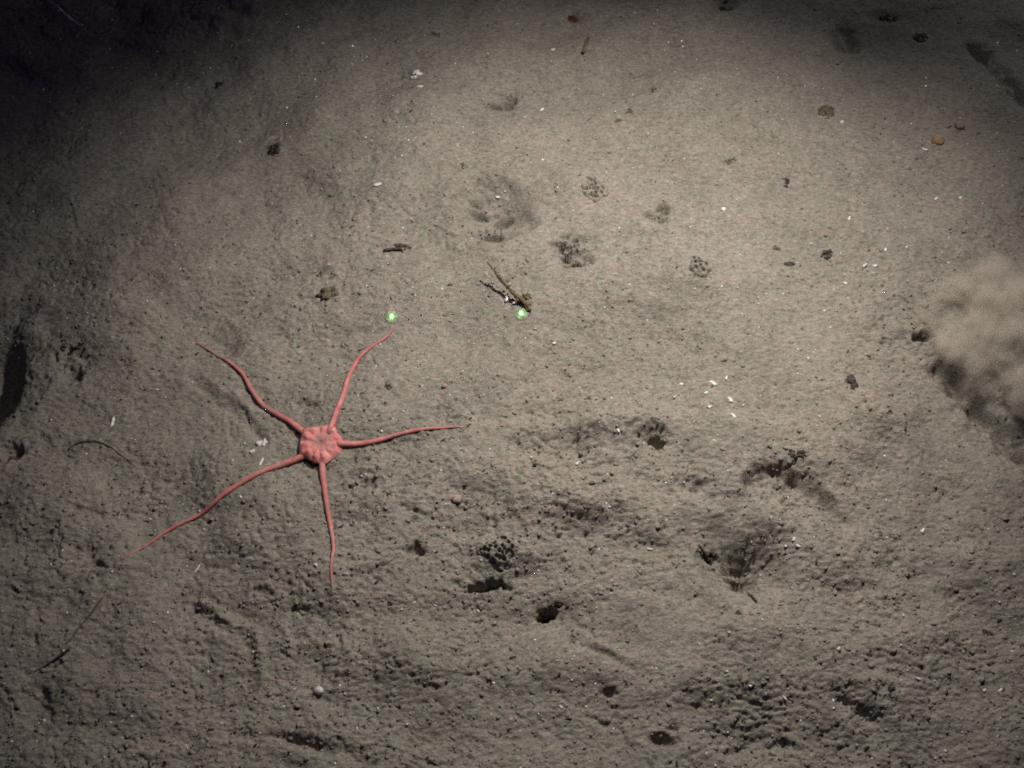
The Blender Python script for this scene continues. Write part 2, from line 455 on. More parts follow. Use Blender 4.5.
def add_tube(bm, pts, radii, seg=8, wob=0.0, cap=True):
    rings = []
    n = len(pts)
    for i, p in enumerate(pts):
        t = (pts[min(i + 1, n - 1)] - pts[max(i - 1, 0)]).normalized()
        s = t.cross(Vector((0, 0, 1)))
        s = s.normalized() if s.length > 1e-6 else Vector((1, 0, 0))
        u = s.cross(t)
        ring = []
        for k in range(seg):
            a = 2 * math.pi * k / seg
            rr = radii[i] * (1 + wob * mnoise.noise(Vector((p.x * 300 + k, p.y * 300, p.z * 300 + k * 2.1))))
            ring.append(bm.verts.new(p + (s * math.cos(a) + u * math.sin(a)) * rr))
        rings.append(ring)
    for a, b in zip(rings[:-1], rings[1:]):
        for k in range(seg):
            bm.faces.new((a[k], a[(k + 1) % seg], b[(k + 1) % seg], b[k]))
    if cap:
        bm.faces.new(rings[0][::-1])
        bm.faces.new(rings[-1])


def smooth_path(pts, n):
    """Catmull-Rom through photo points, n samples"""
    P = [np.array(p, float) for p in pts]
    P = [2 * P[0] - P[1]] + P + [2 * P[-1] - P[-2]]
    out = []
    segs = len(P) - 3
    for i in range(n):
        u = i / (n - 1) * segs
        k = min(int(u), segs - 1)
        t = u - k
        a, b, c, d = P[k:k + 4]
        out.append(0.5 * (2 * b + (c - a) * t + (2 * a - 5 * b + 4 * c - d) * t * t + (3 * b - a - 3 * c + d) * t ** 3))
    return out


# ------------------------------------------------------------------ the sea floor: one sheet, dense where it is seen close
def build_floor():
    th = np.linspace(R(87), R(33.5), 860)
    ys = CAM.y + CAM.z / np.tan(th)
    back = ys[0] - np.geomspace(0.004, 30, 34)[::-1]
    front = ys[-1] + np.geomspace(0.004, 30, 40)
    y = np.concatenate([back, ys, front])
    core = np.linspace(-1.16, 1.16, 930)
    ext = 1.16 + np.geomspace(0.006, 30, 36)
    u = np.concatenate([-ext[::-1], core, ext])
    depth = np.hypot(np.clip(y, ys[0], ys[-1]) - CAM.y, CAM.z) * 0.5
    # real spacing: the fan opens with distance
    X = u[None, :] * (depth[:, None])
    Y = np.repeat(y[:, None], len(u), 1)
    nr, nc = X.shape
    Z = height(X.ravel(), Y.ravel())
    co = np.empty((nr * nc, 3), np.float32)
    co[:, 0], co[:, 1], co[:, 2] = X.ravel(), Y.ravel(), Z
    me = bpy.data.meshes.new("sea_floor")
    me.vertices.add(nr * nc)
    me.vertices.foreach_set("co", co.ravel())
    i = np.arange((nr - 1) * (nc - 1))
    r, c = i // (nc - 1), i % (nc - 1)
    a = r * nc + c
    q = np.stack([a, a + 1, a + nc + 1, a + nc], 1).astype(np.int32)
    me.loops.add(q.size)
    me.loops.foreach_set("vertex_index", q.ravel())
    me.polygons.add(len(q))
    me.polygons.foreach_set("loop_start", np.arange(0, q.size, 4, dtype=np.int32))
    me.update(calc_edges=True)
    me.validate()
    return link("sea_floor", me, SILT, "grey brown silty sea floor pocked with burrows and tracks", kind="structure")


build_floor()

# ------------------------------------------------------------------ brittle star
ARMS = [
    [(310, 437.5), (302.5, 431), (288.8, 418.7), (273.3, 408.4), (259.5, 398), (249.2, 384.3), (240.6, 368.9), (226.9, 356.8), (212, 345.5), (197.7, 336.5), (192, 334)],
    [(329, 434.5), (333.5, 426), (337.7, 413), (341.5, 401), (348, 372.3), (356.6, 354), (370.4, 342), (384, 334), (390, 328), (393.5, 322.5)],
    [(337, 446.5), (345.5, 446), (363.8, 444.6), (380.7, 440.4), (399, 436.2), (428.8, 431.8), (450, 429.3), (466, 428.6)],
    [(322, 457), (322, 465), (323, 478), (325, 492), (327.4, 510), (331, 530), (333.6, 548), (332, 567), (332.5, 584), (332.5, 590)],
    [(310, 453), (301.5, 456.5), (283, 463.2), (268, 469), (240.6, 484), (206.2, 504.9), (185.6, 514.3), (161.6, 526.3), (147.8, 536.7), (128, 553), (122, 559)],
]
ARM_R = [3.7, 3.4, 3.5, 3.6, 3.7]       # half width at the base in pixels


def build_star():
    bm = bmesh.new()
    cx, cy = G(322.5, 447.5)
    z0 = HS(cx, cy)
    s = PXS(322, 447)
    outline = [(302.5, 431), (311.5, 430.2), (326, 428), (334.5, 428.2), (343, 441.5), (345, 449), (341, 457), (328, 467), (317, 465.5), (301.5, 457), (300.5, 447)]
    poly = np.array([((p[0] - 322.5) * s[0], -(p[1] - 447.5) * s[1]) for p in outline])
    ang = np.arctan2(poly[:, 1], poly[:, 0])
    rad = np.hypot(poly[:, 0], poly[:, 1])
    o = np.argsort(ang)
    ang, rad = ang[o], rad[o]
    arm_dirs = []
    for a in ARMS:
        w0 = a[1]
        arm_dirs.append(math.atan2(-(w0[1] - 447.5) * s[1], (w0[0] - 322.5) * s[0]))

    def rr(t):
        d = np.array([math.cos(t), math.sin(t)])
        for a, b in zip(poly, np.roll(poly, -1, 0)):
            e = b - a
            den = d[0] * e[1] - d[1] * e[0]
            if abs(den) > 1e-12:
                k = (a[0] * e[1] - a[1] * e[0]) / den
                w = (a[0] * d[1] - a[1] * d[0]) / den
                if k > 0 and -1e-6 <= w <= 1 + 1e-6:
                    return k
        return np.interp(t, np.concatenate([ang - 2 * math.pi, ang, ang + 2 * math.pi]), np.tile(rad, 3))
    # domed body
    nseg, nring = 80, 16
    top, bot = [], []
    hgt = 0.0058
    for i in range(nring + 1):
        q = i / nring
        rt, rb = [], []
        for k in range(nseg):
            t = -math.pi + 2 * math.pi * k / nseg
            r = rr(t) * 1.02
            prof = (1 - q ** 3.4) ** 0.75
            bumps = 0.0
            for ad in arm_dirs:
                for off in (-0.30, 0.30):
                    dd = math.atan2(math.sin(t - ad - off), math.cos(t - ad - off))
                    bumps += 0.0014 * math.exp(-(dd / 0.20) ** 2 - ((q - 0.74) / 0.17) ** 2)
                dd = math.atan2(math.sin(t - ad), math.cos(t - ad))
                bumps -= 0.0012 * math.exp(-(dd / 0.10) ** 2 - ((q - 0.68) / 0.25) ** 2)
                dd = math.atan2(math.sin(t - ad - 0.63), math.cos(t - ad - 0.63))
                bumps -= 0.0016 * math.exp(-(dd / 0.12) ** 2 - ((q - 0.72) / 0.24) ** 2)
            bumps -= 0.0022 * math.exp(-(q / 0.36) ** 2)
            x, y = cx + math.cos(t) * r * q, cy + math.sin(t) * r * q
            bumps += 0.0007 * mnoise.noise(Vector((x * 260, y * 260, 0))) + 0.0004 * mnoise.noise(Vector((x * 700, y * 700, 3)))
            # sunken pock beside the centre
            pk = G(330.6, 438)
            bumps -= 0.0030 * math.exp(-(((x - pk[0]) / 0.0030) ** 2 + ((y - pk[1]) / 0.0022) ** 2))
            rt.append(bm.verts.new((x, y, z0 + 0.0008 + hgt * prof + bumps * (1 - q ** 8))))
            rb.append(bm.verts.new((x, y, z0 - 0.003 + 0.0042 * q ** 4 - 0.0001)))
        top.append(rt)
        bot.append(rb)
    for rings, flip in ((top, False), (bot, True)):
        for i in range(nring):
            for k in range(nseg):
                f = (rings[i][k], rings[i + 1][k], rings[i + 1][(k + 1) % nseg], rings[i][(k + 1) % nseg])
                bm.faces.new(f[::-1] if flip else f)
    for k in range(nseg):
        bm.faces.new((top[-1][k], bot[-1][k], bot[-1][(k + 1) % nseg], top[-1][(k + 1) % nseg]))
    bmesh.ops.remove_doubles(bm, verts=bm.verts[:], dist=1e-5)
    for ai, a in enumerate(ARMS):
        n = 150
        pts, radii = [], []
        path = smooth_path(a, n)
        for i, p in enumerate(path):
            t = i / (n - 1)
            x, y = G(p[0], p[1], 0.004)
            r = ARM_R[ai] * PXS(*p)[0] * (0.80 * (1 - t) ** 0.85 + 0.20) * (1 if t > 0.12 else 1.0 - 0.1 * (0.12 - t) / 0.12)
            r *= 1 + 0.018 * math.sin(i * 2.1) + 0.07 * mnoise.noise(Vector((x * 90, y * 90, ai)))
            g = HS(x, y)
            lift = 0.0014 * math.exp(-(t / 0.15) ** 2)
            pts.append(Vector((x, y, g + r * 0.50 + lift - 0.0024 * max(0, 1 - t / 0.07))))
            radii.append(r)
        # relax the arm's line so that it spans the little hollows
        for _ in range(6):
            zs = [p.z for p in pts]
            for i in range(1, n - 1):
                pts[i].z = max(zs[i], (zs[i - 1] + zs[i] + zs[i + 1]) / 3)
        add_tube(bm, pts, radii, 12, 0.05)
    me = bpy.data.meshes.new("brittle_star_raw")
    bmesh.ops.recalc_face_normals(bm, faces=bm.faces[:])
    bm.to_mesh(me)
    bm.free()
    tmp = bpy.data.objects.new("brittle_star_raw", me)
    col.objects.link(tmp)
    md = tmp.modifiers.new("fuse", "REMESH")
    md.mode = "VOXEL"
    md.voxel_size = 0.00040
    sm = tmp.modifiers.new("soft", "SMOOTH")
    sm.factor, sm.iterations = 0.5, 2
    dg = bpy.context.evaluated_depsgraph_get()
    dg.update()
    res = bpy.data.meshes.new_from_object(tmp.evaluated_get(dg))
    bpy.data.objects.remove(tmp)
    bpy.data.meshes.remove(me)
    res.name = "brittle_star"
    # skin colours: pink, a grey worn middle, paler and dusky stretches along the arms
    nv = len(res.vertices)
    co = np.empty(nv * 3, np.float32)
    res.vertices.foreach_get("co", co)
    co = co.reshape(-1, 3)
    dusk = np.zeros(nv)
    for px, py, r, k in [(322, 446, 7, 0.95), (330.6, 438.3, 4, 0.8), (267, 403, 7, 0.75), (253, 391, 5, 0.4), (212, 345, 12, 0.75), (199, 338, 9, 0.8), (276, 411, 5, 0.3),
                         (142, 541, 12, 0.5), (130, 552, 10, 0.7), (324, 480, 6, 0.25), (331, 570, 14, 0.45), (391, 328, 6, 0.35), (455, 429, 9, 0.35), (392, 437, 6, 0.15)]:
        c = G(px, py)
        s = PXS(px, py)
        dusk = np.maximum(dusk, k * np.exp(-(((co[:, 0] - c[0]) / (r * s[0])) ** 2 + ((co[:, 1] - c[1]) / (r * s[1])) ** 2)))
    sc0 = G(322.5, 447.5)
    far = sstep(0.014, 0.026, np.hypot(co[:, 0] - sc0[0], co[:, 1] - sc0[1]))
    a2 = res.attributes.new("limb", "FLOAT", "POINT")
    a2.data.foreach_set("value", far.astype(np.float32))
    at = res.attributes.new("dusk", "FLOAT", "POINT")
    at.data.foreach_set("value", dusk.astype(np.float32))
    m, nt, b = mat("star_skin")
    v = nt.nodes.new("ShaderNodeTexCoord").outputs["Object"]
    pink = ramp(nt, nnode(nt, 90, 5, 0.7, v), [(0.30, (0.50, 0.14, 0.14)), (0.52, (0.65, 0.215, 0.20)), (0.72, (0.78, 0.38, 0.34))])
    fine = ramp(nt, nnode(nt, 600, 3, 0.7, v), [(0.3, (0.72, 0.70, 0.70)), (0.6, (1.05, 1.05, 1.05))])
    c = mix(nt, pink, fine, 0.7, "MULTIPLY")
    al = nt.nodes.new("ShaderNodeAttribute")
    al.attribute_name = "limb"
    c = mix(nt, c, mix(nt, c, (0.80, 0.74, 0.77), 1.0, "MULTIPLY"), al.outputs["Fac"])
    fl = ramp(nt, nnode(nt, 170, 5, 0.8, v), [(0.47, (0, 0, 0)), (0.64, (0.85, 0.85, 0.85))])
    c = mix(nt, c, (0.27, 0.19, 0.165), fl)
    an = nt.nodes.new("ShaderNodeAttribute")
    an.attribute_name = "dusk"
    mp = nt.nodes.new("ShaderNodeMath")
    mp.operation = "MULTIPLY"
    nt.links.new(an.outputs["Fac"], mp.inputs[0])
    rn = ramp(nt, nnode(nt, 240, 3, 0.7, v), [(0.25, (0.6, 0.6, 0.6)), (0.6, (1, 1, 1))])
    nt.links.new(rn, mp.inputs[1])
    c = mix(nt, c, (0.19, 0.135, 0.125), mp.outputs[0])
    nt.links.new(c, b.inputs["Base Color"])
    b.inputs["Roughness"].default_value = 0.7
    b.inputs["Specular IOR Level"].default_value = 0.2
    bump(nt, b, nnode(nt, 700, 3, 0.6, v), 0.6, 0.0005)
    link("brittle_star", res, m, "pink brittle star with a pentagonal body and five long thin arms spread on the silt", "brittle star")


build_star()

# ------------------------------------------------------------------ green laser dots: narrow beams, and an added raised patch of silt under each
for i, (px, py) in enumerate(LASER_PX):
    x, y = G(px, py)
    z = H(x, y)
    for watts, narrow, tone in ((LASER_CORE, 3.3, (0.26, 1.0, 0.32)), (LASER_HALO, 1.3, (0.02, 1.0, 0.07))):
        lo = spot("scaling_laser", (x * 0.95, CAM.y + 0.16, CAM.z + 0.02), (x, y, z), watts, R(1.02), 1.0, 0.0004, tone)
        lo.scale = (1, 1, narrow)
    rg = random.Random(20 + i)
    bm = bmesh.new()
    N, M = 9, 26
    s = PXS(px, py)[0]
    ring = [[bm.verts.new((0, 0, 0))]]
    co = [(x, y)]
    vs = [ring[0][0]]
    for a in range(1, N):
        rw = []
        for k in range(M):
            t = 2 * math.pi * k / M
            r = 8 * s * a / (N - 1) * (1 + 0.18 * mnoise.noise(Vector((math.cos(t) * 2, math.sin(t) * 2, i * 5))))
            v = bm.verts.new((0, 0, 0))
            rw.append(v)
            vs.append(v)
            co.append((x + math.cos(t) * r, y + math.sin(t) * r))
        ring.append(rw)
    zz = height([c[0] for c in co], [c[1] for c in co])
    for j, (v, c, hz) in enumerate(zip(vs, co, zz)):
        q = math.hypot(c[0] - x, c[1] - y) / (8 * s)
        v.co = (c[0] - x, c[1] - y, float(hz) - z + (0.0008 if q < 0.72 else 0.0008 - 0.005 * (q - 0.72)) + 0.0003 * mnoise.noise(Vector((c[0] * 900, c[1] * 900, 0))))
    for k in range(M):
        bm.faces.new((ring[0][0], ring[1][k], ring[1][(k + 1) % M]))
        for a in range(1, N - 1):
            bm.faces.new((ring[a][k], ring[a + 1][k], ring[a + 1][(k + 1) % M], ring[a][(k + 1) % M]))
    link("laser_dot", bm, SILT, ["green laser dot just above the tip of the pink star's upward arm",
                                 "bright green laser dot on the silt beside the foot of the brown twig"][i], "laser dot", "green laser dots", loc=(x, y, z))

# ------------------------------------------------------------------ twig with its bits
def rod(name, pts, r0, r1, material, label, cat, lifts=None, n=24, group=None, wob=0.3, sub=None):
    path = smooth_path(pts, n)
    P, rad = [], []
    for i, p in enumerate(path):
        t = i / (n - 1)
        lf = np.interp(t, np.linspace(0, 1, len(lifts)), lifts) if lifts else 0.0
        x, y = G(p[0], p[1], lf)
        r = (r0 + (r1 - r0) * t) * PXS(*p)[0]
        P.append(Vector((x, y, HS(x, y) + lf + r * 0.5)))
        rad.append(r)
    bm = bmesh.new()
    add_tube(bm, P, rad, 8, wob)
    o = P[0].copy()
    bmesh.ops.translate(bm, verts=bm.verts[:], vec=-o)
    return link(name, bm, material, label, cat, group, loc=o)


tw = rod("twig", [(528, 309), (517, 297), (503, 283), (495, 273), (487, 264)], 2.3, 0.8, TWIG,
         "brown broken twig leaning up out of the silt, beside a green laser dot", "twig", [0.001, 0.006, 0.012, 0.017, 0.021], 40, wob=0.75)
# frayed growth along the twig
o = tw.location
bm = bmesh.new()
rf = random.Random(5)
for k in range(26):
    t = rf.random() ** 1.6
    px, py = 528 + (492 - 528) * t, 309 + (270 - 309) * t
    z = 0.001 + 0.018 * t
    x, y = G(px + rf.uniform(-3, 3), py + rf.uniform(-3, 3), z)
    add_lump(bm, (x - o.x, y - o.y, HS(x, y) + z - o.z), rf.uniform(0.0006, 0.0017) * (1.25 - 0.8 * t), 0.8, 0.8, 2, 2, rf.random() * 30, (rf.uniform(0.8, 2), 1), 2.2)
link("fuzz", bm, GREEN, parent=tw)

SPEC = []


def clump(px, py, rx, ry, material, label, cat, name, n=7, rough=0.55, flat=0.55, group=None, seed=None, twigs=0, sink=0.25, lump=0.42, dz=0.0):
    """an irregular clump: several rough lumps grown together, with a few bristles"""
    rg = random.Random(seed if seed is not None else int(px * 7 + py))
    if cat == "detritus":
        n, rough, sink, flat = int(n * 2.2), 0.95, 0.45, 0.42
    x, y = G(px, py)
    s = PXS(px, py)
    z = H(x, y)
    bm = bmesh.new()
    for k in range(n):
        a, q = rg.uniform(0, 6.283), math.sqrt(rg.random()) * (0.75 if n > 1 else 0)
        lx, ly = math.cos(a) * q * rx * s[0], math.sin(a) * q * ry * s[1]
        r = min(rx, ry) * s[0] * rg.uniform(lump * 0.6, lump * 1.15) if n > 1 else min(rx, ry) * s[0]
        st = (rg.uniform(0.8, 1.5), rg.uniform(0.8, 1.3)) if n > 1 else (rx / min(rx, ry), ry / min(rx, ry) * s[1] / s[0] * 0.9)
        hz = float(height([x + lx], [y + ly])[0]) - z
        add_lump(bm, (lx, ly, hz + r * flat * (1 - 2 * sink)), r, rough, flat, 3 if n == 1 or r > 0.004 else 2, 1.7, rg.random() * 40, st, rg.uniform(0, 3) if n > 1 else 0)
    for k in range(twigs):
        a = rg.uniform(0, 6.283)
        L = min(max(rx, ry), 8) * s[0] * rg.uniform(0.5, 0.9)
        p0 = Vector((math.cos(a + 1) * rx * s[0] * 0.3, math.sin(a + 1) * ry * s[1] * 0.3, 0.0005))
        p1 = p0 + Vector((math.cos(a), math.sin(a), rg.uniform(0.0, 0.35))) * L
        pm = (p0 + p1) / 2 + Vector((rg.uniform(-1, 1), rg.uniform(-1, 1), 0.5)) * L * 0.12
        add_tube(bm, [p0, pm, p1], [0.0006, 0.0005, 0.0003], 5)
    return link(name, bm, material, label, cat, group, loc=(x, y, z + dz))


def shard(px, py, L, W, ang, label, material=None, name="shell_fragment", cat="shell fragment", group="white shell fragments on the silt", tilt=0.25, thick=0.35, lift=0.0):
    """a thin curved sliver of shell; L, W half sizes in px; ang turn in the photo (deg, anticlockwise)"""
    rg = random.Random(int(px * 13 + py * 3))
    x, y = G(px, py)
    s = PXS(px, py)
    n, m = 9, 5
    bm = bmesh.new()
    T, B = [], []
    skew = rg.uniform(-1.6, 1.6)
    for i in range(n):
        u = -1 + 2 * i / (n - 1)
        wid = W * (1 - abs(u) ** 2.2) ** 0.6 * (1 + 0.4 * rg.uniform(-1, 1)) + 0.12 * W
        rt, rb = [], []
        for j in range(m):
            v = -1 + 2 * j / (m - 1)
            a = R(ang)
            ix, iy = 0.85 * L * u * (1 + 0.12 * (v - 0.3) * skew), 0.68 * wid * (v + 0.35 * skew * u)
            dx, dy = (ix * math.cos(a) - iy * math.sin(a)) * s[0], (ix * math.sin(a) + iy * math.cos(a)) * s[1]
            zz = (1 - v * v) * W * s[0] * 0.45 + u * tilt * L * s[0] * 0.4 + 0.0001 * rg.uniform(-1, 1)
            rt.append(bm.verts.new((dx, dy, zz + thick * W * s[0] * 0.5)))
            rb.append(bm.verts.new((dx, dy, zz - thick * W * s[0] * 0.5)))
        T.append(rt)
        B.append(rb)
    for i in range(n - 1):
        for j in range(m - 1):
            bm.faces.new((T[i][j], T[i + 1][j], T[i + 1][j + 1], T[i][j + 1]))
            bm.faces.new((B[i][j], B[i][j + 1], B[i + 1][j + 1], B[i + 1][j]))
        bm.faces.new((T[i][0], B[i][0], B[i + 1][0], T[i + 1][0]))
        bm.faces.new((T[i][-1], T[i + 1][-1], B[i + 1][-1], B[i][-1]))
    for j in range(m - 1):
        bm.faces.new((T[0][j], T[0][j + 1], B[0][j + 1], B[0][j]))
        bm.faces.new((T[-1][j], B[-1][j], B[-1][j + 1], T[-1][j + 1]))
    bmesh.ops.recalc_face_normals(bm, faces=bm.faces[:])
    hz = max(H(x, y), H(x + L * s[0] * 0.5, y), H(x - L * s[0] * 0.5, y))
    return link(name, bm, material or SHELL, label, cat, group, loc=(x, y, hz + 0.0001 + lift))


# shell fragments one can pick out, each with what sets it apart
shard(109.5, 417, 6.5, 2.6, 78, "long white shell sliver lying alone at the left, largest of the white fragments")
shard(261.5, 463, 4.2, 1.9, 70, "white shell chip touching the pink star's lower left arm")
shard(195, 566, 5, 1.2, 62, "thin pale shell sliver below the pink star's lower left arm, above a curved track")
shard(507, 299, 5.0, 2.0, 70, "bright white shell chip leaning on the middle of the brown twig", lift=0.002)
shard(515, 304, 3.4, 1.4, 10, "small white shell chip between the brown twig's foot and its white neighbour", lift=0.001)
shard(542, 107, 3.2, 1.5, 25, "small white shell chip right of the dark crescent burrow near the top")
shard(553, 48, 2.8, 1.4, 0, "faint white shell chip highest up the silt, near the top middle")
shard(378.5, 192, 4.5, 1.6, 12, "white shell sliver on smooth silt, up and right of the spiky dark clump")
shard(421, 98, 3.4, 1.7, 0, "flat white shell chip just under the white crumbly shell pile near the top")
shard(497.5, 190, 2.4, 1.5, 0, "tiny white shell chip on the upper rim of the ringed hollow")
for px, py, L, W, a, lab in [
        (712, 386, 4.4, 2.0, -25, "white shell flake at the top centre of the scatter, right of the silt middle"),
        (725, 382.5, 2.4, 1.6, 60, "small white shell flake at the top right of the shell scatter"),
        (705, 396, 2.6, 1.8, 10, "small white shell flake at the left side of the shell scatter"),
        (681, 385, 2.3, 1.7, 20, "small white shell flake set apart left of the shell scatter"),
        (728.5, 405, 3.6, 2.6, -50, "thick white shell flake at the right of the shell scatter, largest there"),
        (708, 413, 3.0, 1.8, 0, "white shell flake at the bottom left of the shell scatter"),
        (731, 422, 3.4, 1.8, -40, "dull white shell flake lowest in the shell scatter"),
        (793, 541, 2.6, 2.0, 40, "upper white shell flake of the trio right of the funnel burrow"),
        (796.5, 548, 3.0, 1.6, -45, "lower right white shell flake of the trio right of the funnel burrow"),
        (785.5, 546.5, 1.9, 1.5, 0, "small left white shell flake of the trio right of the funnel burrow"),
        (923.5, 530, 3.0, 2.4, 30, "pale shell flake on rough silt at the right, below the sediment cloud's shadow"),
        (785.5, 697, 3.2, 1.8, -50, "blue white shell flake near the bottom, above the dark pocked hollow"),
        (749.5, 687, 2.2, 1.7, 0, "small white shell flake near the bottom, left of the blue white flake"),
        (837, 651, 2.3, 1.9, 20, "small white shell flake at the top of the faint upright track near the bottom right"),
        (915.5, 681, 3.0, 1.7, -20, "white shell flake near the bottom right corner, farthest left of three there"),
        (985, 690, 2.5, 2.2, 0, "middle pale shell flake of three near the bottom right corner"),
        (1001, 690, 3.6, 2.2, 15, "dull greenish white shell flake, nearest the bottom right corner"),
        (870, 276, 3.2, 1.6, -10, "right white shell flake of the pair below the two dark crumbs at the right"),
        (861, 274, 3.2, 1.4, 35, "left white shell flake of the pair below the two dark crumbs at the right"),
        (880, 262, 2.0, 1.5, 30, "tiny white shell flake above the shell pair at the right"),
        (843, 288, 2.4, 1.4, -20, "tiny white shell flake down and left of the shell pair at the right"),
        (722, 215, 2.6, 1.9, 20, "small white shell flake on smooth silt left of the slanted dark crumb"),
        (845, 229, 2.4, 1.5, 40, "small white shell flake above the two dark crumbs at the right"),
        (839, 130, 2.3, 1.6, 15, "small white shell flake in the dim silt left of the orange stone"),
        (922, 155, 3.6, 1.3, -30, "grey white shell sliver at the lower left of the orange stone"),
        (955, 208, 2.2, 1.7, 0, "right white shell flake of the pair below the orange stone"),
        (932, 207, 2.2, 1.6, 30, "left white shell flake of the pair below the orange stone"),
        (617, 438, 2.6, 1.5, -60, "white shell flake left of the small pit near the picture's middle"),
        (577, 467, 3.0, 1.6, 30, "dull white shell flake under the long dark furrow near the middle"),
        (554, 343, 2.3, 1.5, 0, "tiny white shell flake on the silt below and right of the right laser dot"),
        (561, 706, 2.8, 1.6, -25, "white shell flake near the bottom edge, left of the small black pit"),
        (435, 604, 2.4, 1.4, -30, "tiny white shell flake left of the black slit burrow"),
        (478, 607, 2.2, 1.5, -30, "tiny white shell flake just below the black slit burrow"),
        (650, 547, 3.6, 1.5, -20, "grey white shell flake in the shallow hollow left of the funnel burrow"),
        (317, 568, 2.6, 1.8, -20, "tiny white shell flake left of the tip of the star's downward arm")]:
    shard(px, py, L, W, a, lab)

# pale lumps and pebbles
clump(263, 441, 7, 6, CHALK, "pale crumbly lump lying left of the pink star's body", "lump", "chalky_lump", 9, 0.5, 0.6)
clump(251, 449.5, 4, 3, CHALK, "smaller pale crumb down and left of the pale lump by the star", "lump", "chalky_lump", 4, 0.5, 0.5)
clump(417, 80, 7, 6, SHELL, "white crumbly pile of shell bits near the top, left of the crescent burrow", "shell pile", "shell_pile", 9, 0.6, 0.5, lump=0.38)
clump(155, 383, 4, 2, CHALK, "flat pale lump on the silt above and right of the long white sliver", "lump", "chalky_lump", 3, 0.4, 0.5)
clump(318, 689, 5, 4.6, CHALK, "round whitish pebble in the dark patch near the bottom left", "pebble", "pebble", 1, 0.12, 0.85, sink=0.1)
clump(935.5, 146, 6.2, 4.8, ORANGE, "orange brown stone in the dim silt at the upper right", "stone", "stone", 1, 0.3, 0.7, sink=0.3)
clump(959, 127, 5, 4, PINK, "small pinkish pebble up and right of the orange stone", "pebble", "pebble", 1, 0.2, 0.85, sink=0.1)
clump(457, 501, 5, 4.5, PINK, "dull pink rough pebble below the right arm of the pink star", "pebble", "pebble", 1, 0.35, 0.75, sink=0.2)
clump(445, 387, 3, 2.2, PINK, "small pale pink pebble above the right arm of the pink star", "pebble", "pebble", 1, 0.25, 0.75, sink=0.15)
clump(408, 284, 3.4, 2.6, PINK, "small dull pebble above the two laser dots, nearer the left one", "pebble", "pebble", 1, 0.25, 0.7, sink=0.25)
clump(580, 183, 3, 4, BROWN, "small tan crumb at the upper left of the spongy little mound", "crumb", "detritus_crumb", 3, 0.4, 0.6, group="dark crumbs and clumps of detritus")

DG = "dark crumbs and clumps of detritus"
for px, py, rx, ry, m, n, tw_, lab in [
        (275, 152, 7, 6, DARK, 6, 6, "spiky dark clump standing on dim silt at the upper left"),
        (402, 247, 10, 5, DARK, 8, 5, "dark bristly clump above the left laser dot"),
        (329, 292, 11, 7, BROWN, 7, 3, "brown flattened clump up and left of the left laser dot"),
        (786, 187, 4.5, 6, DARK, 4, 0, "slanted dark crumb on smooth silt right of the spongy mounds"),
        (788, 265, 6, 4, DARK, 5, 1, "left dark crumb of the pair in the right half of the silt"),
        (824, 259, 6, 5.5, DARK, 5, 2, "right dark crumb of the pair in the right half of the silt"),
        (776, 251, 5, 3, BROWN, 4, 1, "small brown crumb just above the pair of dark crumbs"),
        (653, 92, 7, 4, BROWN, 4, 0, "brown oval lump on the silt near the top, right of the middle"),
        (630, 112, 5, 4, BROWN, 4, 1, "small brown crumb up and right of a tan crumb near the top middle"),
        (618, 123, 5, 4, BROWN, 4, 0, "small tan crumb below the brown oval lump near the top"),
        (847, 393, 6, 9, DARK, 6, 3, "dark slanting clump left of the sediment cloud"),
        (919, 342, 10, 5, DARK, 7, 4, "black clump at the left edge of the sediment cloud"),
        (796, 458, 12, 4, DARK, 7, 6, "dark bristly clump on the upper rim of the broad hollow"),
        (919, 37, 8, 6, DARK, 6, 1, "black clump in the dark at the top right corner"),
        (889, 18, 12, 5, DARK, 6, 1, "long black clump at the top edge, left of the corner clump"),
        (574, 13, 7, 5, RUST, 5, 0, "reddish brown clump at the very top middle"),
        (727, 4, 8, 6, DARK, 5, 0, "black clump cut by the top edge, right of the middle"),
        (12, 452, 6, 10, RUST, 6, 3, "rusty dark clump at the left edge below the big hollow"),
        (62, 342, 4, 7, DARK, 4, 0, "dark grey crumb at the upper edge of the pocked patch on the left"),
        (436, 35, 5, 4, BROWN, 4, 0, "faint brown crumb in dim silt near the top, left of the middle"),
        (464, 169, 5, 3, BROWN, 4, 0, "small brown crumb above the ringed hollow"),
        (388, 388, 4, 4, DARK, 4, 0, "small black crumb right of the pink star's upward arm"),
        (218, 83, 6, 4, DARK, 5, 1, "faint dark crumb in the dim silt at the upper left"),
        (737, 616, 3, 3, DARK, 3, 0, "tiny black crumb on smooth silt under the funnel burrow"),
        (825, 115, 9, 8, BROWN, 8, 1, "loose brown clump in the dim silt left of the orange stone"),
        (730, 167, 9, 3, BROWN, 6, 1, "low brown clump on bright silt, up and left of the slanted crumb"),
        (527, 299, 7, 4, GREEN, 6, 4, "olive tuft at the foot of the brown twig"),
        (548, 607, 10, 5, DARK, 7, 3, "black clump lodged in the round burrow right of the slit burrow"),
        (712, 551, 8, 6, DARK, 7, 4, "dark knobbly clump on the left wall of the funnel burrow"),
        (888, 690, 4, 4, DARK, 4, 0, "small dark crumb near the bottom, right of the slanting hollow")]:
    clump(px, py, rx, ry, m, lab, "detritus", "detritus_clump", n, 0.6, 0.55, DG, twigs=tw_)

